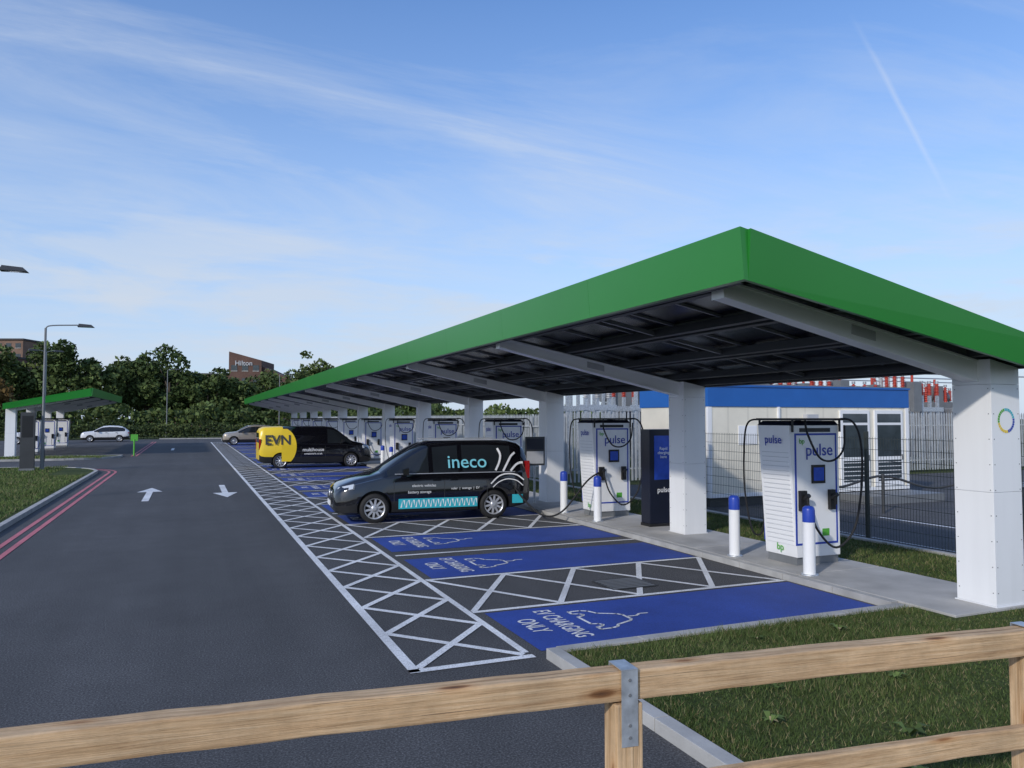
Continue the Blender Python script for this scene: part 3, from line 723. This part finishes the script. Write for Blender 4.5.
# ---------------------------------------------------------------- grass blades
def tri_mesh(name,V,c,mats):
    n=len(V)//c; me=bpy.data.meshes.new(name); me.vertices.add(len(V)); me.vertices.foreach_set('co',V.ravel().astype(np.float32))
    me.loops.add(len(V)); me.loops.foreach_set('vertex_index',np.arange(len(V),dtype=np.int32))
    me.polygons.add(n); me.polygons.foreach_set('loop_start',(np.arange(n)*c).astype(np.int32)); me.polygons.foreach_set('loop_total',np.full(n,c,np.int32))
    for m in mats: me.materials.append(m)
    me.update(calc_edges=True); me.validate()
    o=bpy.data.objects.new(name,me); scene.collection.objects.link(o); return o
def scatter_blades(name,rects,k='blade',clip=None):
    V=[];
    for (x0,x1,y0,y1,z,dens,h,w) in rects:
        n=int((x1-x0)*(y1-y0)*dens)
        cx=rng.uniform(x0,x1,n); cy=rng.uniform(y0,y1,n)
        if clip is not None:
            q=clip(cx,cy); cx,cy=cx[q],cy[q]; n=len(cx)
        patch=.75+.35*np.sin(cx*1.7+np.sin(cy*2.1)*1.3)*np.cos(cy*1.9+cx*.6)+.2*np.sin(cx*7+cy*3)*np.sin(cy*8-cx*2)
        hh=h*rng.uniform(.5,1.3,n)*patch; a=rng.uniform(0,6.283,n); lean=rng.normal(0,.5,(n,2))*hh[:,None]
        ww=w*rng.uniform(.6,1.3,n)
        v=np.zeros((n,3,3)); v[:,0,0]=cx-np.cos(a)*ww; v[:,0,1]=cy-np.sin(a)*ww; v[:,0,2]=z
        v[:,1,0]=cx+np.cos(a)*ww; v[:,1,1]=cy+np.sin(a)*ww; v[:,1,2]=z
        v[:,2,0]=cx+lean[:,0]; v[:,2,1]=cy+lean[:,1]; v[:,2,2]=z+hh
        V.append(v.reshape(-1,3))
    return tri_mesh(name,np.concatenate(V),3,[M[k]])
scatter_blades('grass',[(3.34,11.3,3.4,6.66,.06,3600,.055,.0032),(3.34,7,1.6,3.4,.06,2500,.055,.0035),(3.34,3.6,3.4,6.66,.06,3000,.08,.0035),(3.4,7.8,6.45,6.69,.06,2500,.085,.0035),(9.6,11.35,6.66,17,.06,1500,.06,.005),(9.6,11.35,17,40,.06,400,.08,.008)],
   clip=lambda x,y:~((x>7.9)&(x<9.58)&(y>6.1)))
scatter_blades('grass_verge',[(-10,-3.72,12,34,.09,520,.085,.010),(-14,-5,34,40,.09,250,.09,.014),(-20,-4.5,48.3,51.3,.09,200,.1,.018)],'blade2')
wd=MB()
for (x,y,s) in ((3.95,4.55,.11),(4.7,4.0,.14),(5.6,4.9,.10),(6.3,6.2,.13),(5.0,5.5,.07),(7.4,5.6,.09),(4.2,3.5,.12),(3.7,5.4,.07),(4.5,5.1,.06),(6.6,4.4,.08),(5.3,6.3,.08)):
    for i in range(9):
        a=random.uniform(0,6.28); l=s*random.uniform(.6,1.1); ca,sa=math.cos(a),math.sin(a); w=l*.22
        wd.add([(x,y,.07),(x+ca*l*.5-sa*w,y+sa*l*.5+ca*w,.07+l*.6),(x+ca*l,y+sa*l,.07+l*.5),(x+ca*l*.5+sa*w,y+sa*l*.5-ca*w,.07+l*.6)],[(0,1,2,3)],'blade2')
wd.build('weeds')

# ---------------------------------------------------------------- fences behind
def palisade(b,a,c,h=2.4,sp=.155,z0=.06):
    a=Vector(a);c=Vector(c);d=c-a;L=d.length;u=d/L;ang=math.atan2(u.y,u.x)
    n=int(L/sp)
    for i in range(n):
        p=a+u*(i*sp); hw=.034; nrm=Vector((-u.y,u.x))*.012
        P=[]
        for z in (z0,z0+h-.1):
            for s1,s2 in ((-1,-1),(1,-1),(1,1),(-1,1)): P.append((p.x+u.x*hw*s1+nrm.x*s2,p.y+u.y*hw*s1+nrm.y*s2,z))
        b.hexa(P,'palis')
        t=(p.x,p.y,z0+h); b.add([P[4],P[5],P[6],P[7],t],[(0,1,4),(1,2,4),(2,3,4),(3,0,4)],'palis')
    for z in (.4,1.9):
        m=(a+c)/2; off=Vector((-u.y,u.x))*.04; b.rbox((m.x+off.x,m.y+off.y,z0+z),L,.05,.05,ang,'palis')
    for i in range(int(L/2.75)+1):
        p=a+u*(i*2.75)+Vector((-u.y,u.x))*.12; b.rbox((p.x,p.y,z0),.06,.1,h-.1,ang,'palis')
b=MB(); palisade(b,(12.1,24),(12.1,82)); palisade(b,(12.1,24),(44,24),2.5); b.build('palisade_fence')
b=MB()
x=11.62
for q in np.arange(3.0,15.9,.06): b.box(x-.0025,x+.0025,q-.002,q+.002,.08,1.95,'meshf')
for z in np.arange(.12,1.96,.2): b.box(x-.008,x-.0035,3,15.9,z-.004,z+.004,'meshf')
for q in np.arange(3.0,16,2.58): b.box(x+.01,x+.07,q-.03,q+.03,.0,2.05,'meshf')
b.build('mesh_fence')

# ---------------------------------------------------------------- cabin
cab=empty('prefab_cabin',(0,0,0))
b=MB(); x0,x1,y0,y1=12.35,19.45,16.4,19.6
b.box(x0,x1,y0,y1,.25,2.60,'cabin'); b.box(x0+.1,x1-.1,y0+.1,y1-.1,0,.25,'darkgrey')
for xc in (x0+.04,x1-.04): b.box(xc-.06,xc+.06,y0-.02,y0+.06,.25,2.60,'vinylwhite')
b.box(x0-.012,x1+.012,y0-.012,y1+.012,.24,.34,'vinylwhite')
b.box(x0-.03,x1+.03,y0-.03,y1+.03,2.60,3.12,'cabblue'); b.box(x0-.06,x1+.06,y0-.06,y1+.06,3.12,3.17,'cabblue')
b.box(x0,x1,y0,y1,3.17,3.20,'grey')
b.build('walls_and_roof',cab)
b=MB()
for (a,c) in ((16.8,17.9),(18.1,19.2)):
    b.box(a,c,y0-.05,y0-.001,.36,2.52,'vinylwhite')
    b.box(a+.09,c-.09,y0-.056,y0-.0505,1.2,2.10,'winglass'); b.box(a+.09,c-.09,y0-.056,y0-.0505,.5,1.1,'winglass'); b.box(a+.09,c-.09,y0-.056,y0-.0505,2.17,2.42,'winglass')
    for z in np.arange(.55,1.1,.12): b.box(a+.09,c-.09,y0-.062,y0-.0565,z,z+.02,'vinylwhite')
    b.box(c-.08,c-.05,y0-.08,y0-.051,1.1,1.25,'grey')
b.box(13.3,13.9,y0-.02,y0-.001,1.6,2.1,'vinylwhite'); b.box(14.6,14.66,y0-.06,y0-.001,.25,2.6,'vinylwhite')
b.box(15.5,15.9,y0-.16,y0-.001,2.2,2.4,'ltgrey')
b.build('doors_and_windows',cab,bevel=.006)
b=MB(); b.box(16.7,19.4,15.2,16.33,.0,.22,'grey')
b.build('doorstep')
b=MB()
for q in (12.2,14.8,17.4,20,22.6): b.strip([(q,8.5),(q,13.3)],.1,.006,'white_paint')
b.build('compound_markings')
b=MB()
for p in ((13,14.2),(15.5,13.8),(17.8,12.6),(18.8,10.6)):
    b.cyl((p[0],p[1],0),(p[0],p[1],.95),.04,n=10,k='darkgrey')
b.tube([(13,14.2,.9),(14.2,14.0,.65),(15.5,13.8,.9),(16.6,13.3,.62),(17.8,12.6,.9),(18.5,11.6,.6),(18.8,10.6,.9)],.03,'darkgrey')
b.build('rope_barrier')
b=MB(); b.box(-.45,.45,-.3,.3,0,.12,'grey'); b.box(-.42,.42,-.27,.27,.12,1.15,'darkgrey'); b.hexa([(-.46,-.31,1.151),(.46,-.31,1.151),(.46,.31,1.151),(-.46,.31,1.151),(-.4,-.25,1.22),(.4,-.25,1.22),(.4,.25,1.22),(-.4,.25,1.22)],'grey')
b.box(-.01,.01,-.278,-.2705,.15,1.12,'black'); b.build('equipment_cabinet',loc=(12.6,8.9,0))

# ---------------------------------------------------------------- substation
ss=empty('electrical_substation'); b=MB()
def insul(b,x,y,z,h=.7,k='insul'):
    prof=[];n=8
    for i in range(n): 
        zz=h*i/n; prof+=[(.06,zz),(.13,zz+.02),(.06,zz+.05)]
    prof.append((.04,h)); b.lathe((x,y,z),prof,8,k); b.cyl((x,y,z+h),(x,y,z+h+.12),.08,n=8,k='alu')
for r_,yy_ in enumerate((25.6,28.5,31.5)):
    for i in range(11):
        xx_=14.2+i*2.2+r_*.7
        for dx in (-.5,0,.5):
            z=3.05+r_*.15+.3*((i*2+r_)%3)
            b.box(xx_+dx-.06,xx_+dx+.06,yy_-.06,yy_+.06,0,z,'galv'); insul(b,xx_+dx,yy_,z,.55,'insul' if (i+r_)%3 else 'ltgrey')
        b.box(xx_-.8,xx_+.8,yy_-.10,yy_-.065,2.6,2.8,'galv')
        if i%2: b.box(xx_+.85,xx_+1.35,yy_-.3,yy_+.3,2.6,3.95,'grey'); b.cyl((xx_+1.1,yy_,3.95),(xx_+1.1,yy_,4.3),.06,n=8,k='insul')
    b.cyl((13.5,yy_,4.35),(42,yy_,4.35),.03,n=8,k='alu')
b.build('busbars_and_insulators',ss)
b=MB()
for (tx,ty) in ((29.5,27.2),(35.5,28.2),(21,34.2)):
    b.box(tx-1.3,tx+1.3,ty-.9,ty+.9,.3,3.1,'grey')
    for j in range(12): b.box(tx-1.2+j*.2,tx-1.17+j*.2,ty-1.35,ty-.91,.7,2.8,'alu')
    for dx in (-.7,0,.7): insul(b,tx+dx,ty,3.1,.8)
    b.cyl((tx-1.6,ty+.4,3.4),(tx+1.2,ty+.4,3.4),.28,n=14,k='grey')
for gx in (24,36):
    for dx in (-.3,.3): b.cyl((gx+dx,35,0),(gx,35,5.6),.05,.04,8,'galv')
b.box(23.9,36.1,34.95,35.05,4.9,5.1,'galv')
b.build('transformers',ss)

# ---------------------------------------------------------------- buildings in distance
def bld(name,cx,cy,w,d,h,k,rz,floors,wins,roof='flat',extra=None):
    e=empty(name,(cx,cy,0),rz); b=MB()
    b.box(-w/2,w/2,-d/2,d/2,0,h,k)
    if roof=='flat': b.box(-w/2-.3,w/2+.3,-d/2-.3,d/2+.3,h,h+.5,'roofd')
    else:
        b.hexa([(-w/2,-d/2,h),(w/2,-d/2,h),(w/2,d/2,h),(-w/2,d/2,h),(-w/2,-d/2,h+roof),(w/2,-d/2,h+.3),(w/2,d/2,h+.3),(-w/2,d/2,h+roof)],'brick1')
    fh=h/floors
    for f in range(floors):
        for i in range(wins):
            x=-w/2+w*(i+.5)/wins
            b.box(x-w/wins*.28,x+w/wins*.28,-d/2-.06,-d/2-.002,f*fh+fh*.3,f*fh+fh*.72,'winglass')
            b.box(x-w/wins*.3,x+w/wins*.3,-d/2-.12,-d/2-.002,f*fh+fh*.24,f*fh+fh*.29,'concrete')
    b.build('walls',e)
    if extra: extra(e)
    return e
def polar(u,F):
    r=u*F; return (F*.3859+r*.9225, F*.9225-r*.3859)
hx_,hy_=polar(-.338,200)
bld('brick_hotel',hx_,hy_,8,14,16.5,'brick1',R(-18),5,3,roof=2.5,extra=lambda e:text('hotel_sign','Hilton',1.7,T(-.3,-7.2,16.0)@FACE_NY,'alu',e,.02,.05))
hx_,hy_=polar(-.304,201); bld('brick_hotel',hx_,hy_,8,13,12,'brick1',R(-18),4,3,roof=4.0)
hx_,hy_=polar(-.415,215); bld('brick_office',hx_,hy_,24,12,14.0,'brick2',R(-15),4,8)
hx_,hy_=polar(-.645,230); bld('brick_apartment_block',hx_,hy_,11,12,25,'brick2',R(-22),8,4)
hx_,hy_=polar(-.668,215); bld('brick_apartment_block',hx_,hy_,9,12,19,'brick1',R(-22),6,3)

# ---------------------------------------------------------------- trees
def crown(cx,cy,h,r,n,leaf,z0=.18):
    nc=34; th=rng.uniform(0,6.283,nc); ph=rng.uniform(-1,1,nc); rad=rng.uniform(.45,1.05,nc)
    C=np.stack([cx+r*.85*rad*np.cos(th)*np.sqrt(1-ph**2*.8),cy+r*.85*rad*np.sin(th)*np.sqrt(1-ph**2*.8),h*(.5+z0/2)+h*(.42-z0/4)*ph*rad],1)
    cr=r*rng.uniform(.15,.38,nc)
    idx=rng.choice(nc,n,p=cr**2/np.sum(cr**2)); dv=rng.normal(0,1,(n,3)); dv/=np.linalg.norm(dv,axis=1)[:,None]
    rr=cr[idx]*rng.uniform(.3,1.1,n)**.5
    P=C[idx]+dv*rr[:,None]*np.array([1,1,.75])
    P[:,2]=np.maximum(P[:,2],.3)
    a=rng.normal(0,1,(n,3)); a/=np.linalg.norm(a,axis=1)[:,None]; b2=np.cross(a,rng.normal(0,1,(n,3))); b2/=np.linalg.norm(b2,axis=1)[:,None]
    s=leaf*rng.uniform(.5,1.2,n)[:,None]
    return np.stack([P-a*s,P-b2*s*.6,P+a*s,P+b2*s*.6],1).reshape(-1,3)
def trees(name,lst,k='leafA'):
    V=[];tb=MB()
    for (x,y,h,r,n,leaf) in lst:
        V.append(crown(x,y,h,r,n,leaf))
        tb.cyl((x,y,0),(x,y,h*.6),h*.028,h*.012,8,'bark')
        for q in range(5):
            a=q*1.3+x; tb.cyl((x,y,h*(.25+.06*q)),(x+math.cos(a)*r*.6,y+math.sin(a)*r*.6,h*(.5+.07*q)),h*.011,h*.004,6,'bark')
    root=empty(name); o=tri_mesh('foliage',np.concatenate(V),4,[M[k]]); o.parent=root
    tb.build('trunks',root)
L=[]
for u,F,h,r in ((-.69,118,14.0,6),(-.655,122,13.0,5),(-.60,125,15.5,5.5),(-.572,118,14.2,4.5),(-.535,120,11.5,4.5),(-.50,130,13.0,5),(-.475,128,14.2,5.2),(-.445,125,13.5,5),(-.42,130,11,5),(-.395,125,10.0,4.5),(-.37,130,9.5,4.5),(-.35,128,9.0,4.5),(-.325,140,10.5,5),(-.30,138,10,5),(-.275,150,11,5),(-.25,140,10,5.5),(-.22,150,9,6),(-.19,150,8,6),(-.15,150,8,6),(-.11,150,8,6),(-.62,140,13,6),(-.52,145,12.5,6),(-.46,148,13.0,6),(-.40,150,11,6),(-.365,155,10.5,6)):
    x,y=polar(u,F); L.append((x,y,h,r,2900,.40))
trees('distant_trees',L)
x,y=polar(-.26,175); x2,y2=polar(-.235,178)
trees('distant_trees',[(x,y,17.5,6.5,3500,.45),(x2,y2,15.5,4.5,2500,.45)])
x,y=polar(-.68,95); trees('autumn_tree',[(x,y,7.5,3,2500,.3)],'leafB')
def hedge(name,x0,x1,y0,y1,h,n,leaf,k='hedge'):
    P=np.stack([rng.uniform(x0,x1,n),rng.uniform(y0,y1,n),h*rng.uniform(0,1,n)**.6],1)
    P[:,2]*=(.85+.2*np.sin(P[:,0]*.9)*np.sin(P[:,0]*.31+1))
    a=rng.normal(0,1,(n,3)); a/=np.linalg.norm(a,axis=1)[:,None]; b2=np.cross(a,rng.normal(0,1,(n,3))); b2/=np.linalg.norm(b2,axis=1)[:,None]
    s=leaf*rng.uniform(.5,1.2,n)[:,None]
    return tri_mesh(name,np.stack([P-a*s,P-b2*s*.6,P+a*s,P+b2*s*.6],1).reshape(-1,3),4,[M[k]])
hedge('hedge',-40,12,94,97,2.0,14000,.16)
hedge('scrub',-75,90,106,112,4.2,24000,.38,'leafA')
hedge('shrub_belt',13.5,17,45,95,3.0,8000,.2)

# ---------------------------------------------------------------- light and sky
SUN_EL=27; az=Vector((-.84,-.54,0)).normalized()
sv=Vector((az.x*math.cos(R(SUN_EL)),az.y*math.cos(R(SUN_EL)),math.sin(R(SUN_EL))))
ld=bpy.data.lights.new('sun','SUN'); ld.energy=2.3; ld.angle=R(2.0); ld.color=(1,.94,.86)
lo=bpy.data.objects.new('sun',ld); scene.collection.objects.link(lo)
lo.rotation_euler=sv.to_track_quat('Z','Y').to_euler()
w=bpy.data.worlds.new('World'); scene.world=w; w.use_nodes=True; nt=w.node_tree
bg=nt.nodes['Background']; bg.inputs['Strength'].default_value=.15
sky=nt.nodes.new('ShaderNodeTexSky'); sky.sky_type='NISHITA'; sky.sun_disc=False
sky.sun_elevation=R(SUN_EL); sky.sun_rotation=math.atan2(sv.x,sv.y)
sky.air_density=1.0; sky.dust_density=.5; sky.ozone_density=3.0
tc=nt.nodes.new('ShaderNodeTexCoord'); sp=nt.nodes.new('ShaderNodeSeparateXYZ'); nt.links.new(tc.outputs['Generated'],sp.inputs[0])
def mth(op,a,b=None,c=None,clamp=False):
    n=nt.nodes.new('ShaderNodeMath'); n.operation=op; n.use_clamp=clamp
    for i,v in enumerate((a,b,c)):
        if v is None: continue
        if isinstance(v,(int,float)): n.inputs[i].default_value=v
        else: nt.links.new(v,n.inputs[i])
    return n.outputs[0]
zc=mth('MAXIMUM',sp.outputs[2],0.0); den=mth('ADD',zc,.10)
cx=mth('DIVIDE',sp.outputs[0],den); cy=mth('DIVIDE',sp.outputs[1],den)
cmb=nt.nodes.new('ShaderNodeCombineXYZ'); nt.links.new(cx,cmb.inputs[0]); nt.links.new(cy,cmb.inputs[1])
mp=nt.nodes.new('ShaderNodeMapping'); mp.inputs['Rotation'].default_value=(0,0,R(34)); mp.inputs['Scale'].default_value=(.5,1.5,1); mp.inputs['Location'].default_value=(3.1,1.7,0)
nt.links.new(cmb.outputs[0],mp.inputs['Vector'])
n1=noise(nt,mp.outputs[0],1.0,9,.64,.9); n2=noise(nt,cmb.outputs[0],.5,4,.5,.3)
f1=ramp(nt,n1,[(.40,0),(.54,.30),(.72,.85)]); f2=ramp(nt,n2,[(.34,.15),(.58,1)])
cf=mth('MULTIPLY',f1,f2)
hz=ramp(nt,zc,[(0,.86),(.10,.76),(.22,.50),(.36,.24),(.54,.04)])
mp2=nt.nodes.new('ShaderNodeMapping'); mp2.inputs['Scale'].default_value=(3.2,3.2,15); nt.links.new(tc.outputs['Generated'],mp2.inputs['Vector'])
n3=noise(nt,mp2.outputs[0],1.5,7,.58,.3); band=ramp(nt,zc,[(.0,.3),(.06,1),(.17,.9),(.28,0)])
f3=mth('MULTIPLY',ramp(nt,n3,[(.46,0),(.62,.7)]),band)
hs=nt.nodes.new('ShaderNodeHueSaturation'); hs.inputs['Saturation'].default_value=1.20; hs.inputs['Value'].default_value=1.32; hs.inputs['Hue'].default_value=.508; nt.links.new(sky.outputs[0],hs.inputs['Color'])
c=mix(nt,hz,hs.outputs[0],(3.3,4.1,5.6))
c=mix(nt,cf,c,(4.2,4.7,5.5)); c=mix(nt,f3,c,(4.2,4.65,5.3))
A=Vector((.8045,.7253,.484)).normalized(); B=Vector((.8937,.6963,.3087)).normalized(); Nn=A.cross(B).normalized(); Mid=(A+B).normalized()
def dotv(v):
    n=nt.nodes.new('ShaderNodeVectorMath'); n.operation='DOT_PRODUCT'; nt.links.new(tc.outputs['Generated'],n.inputs[0]); n.inputs[1].default_value=v; return n.outputs['Value']
dn=mth('ABSOLUTE',mth('ADD',dotv(Nn),mth('MULTIPLY',mth('SUBTRACT',n1,.5),.008)))
wd_=ramp(nt,dn,[(0,1),(.0028,0)])
md=ramp(nt,dotv(Mid),[(A.dot(Mid)-.002,0),(A.dot(Mid)+.004,1)])
ct=mth('MULTIPLY',mth('MULTIPLY',wd_,md),.28)
c=mix(nt,ct,c,(5,5.4,6))
nt.links.new(c,bg.inputs['Color'])

# ---------------------------------------------------------------- camera
cd=bpy.data.cameras.new('camera'); cd.sensor_width=36; cd.lens=27.07; cd.clip_end=6000; cd.clip_start=.05
co=bpy.data.objects.new('camera',cd); scene.collection.objects.link(co)
co.location=(0,0,2.3); co.rotation_euler=(R(92.53),0,R(-22.7)); scene.camera=co
scene.view_settings.view_transform='Standard'; scene.view_settings.look='None'; scene.view_settings.exposure=0
print('objs',len(bpy.data.objects))
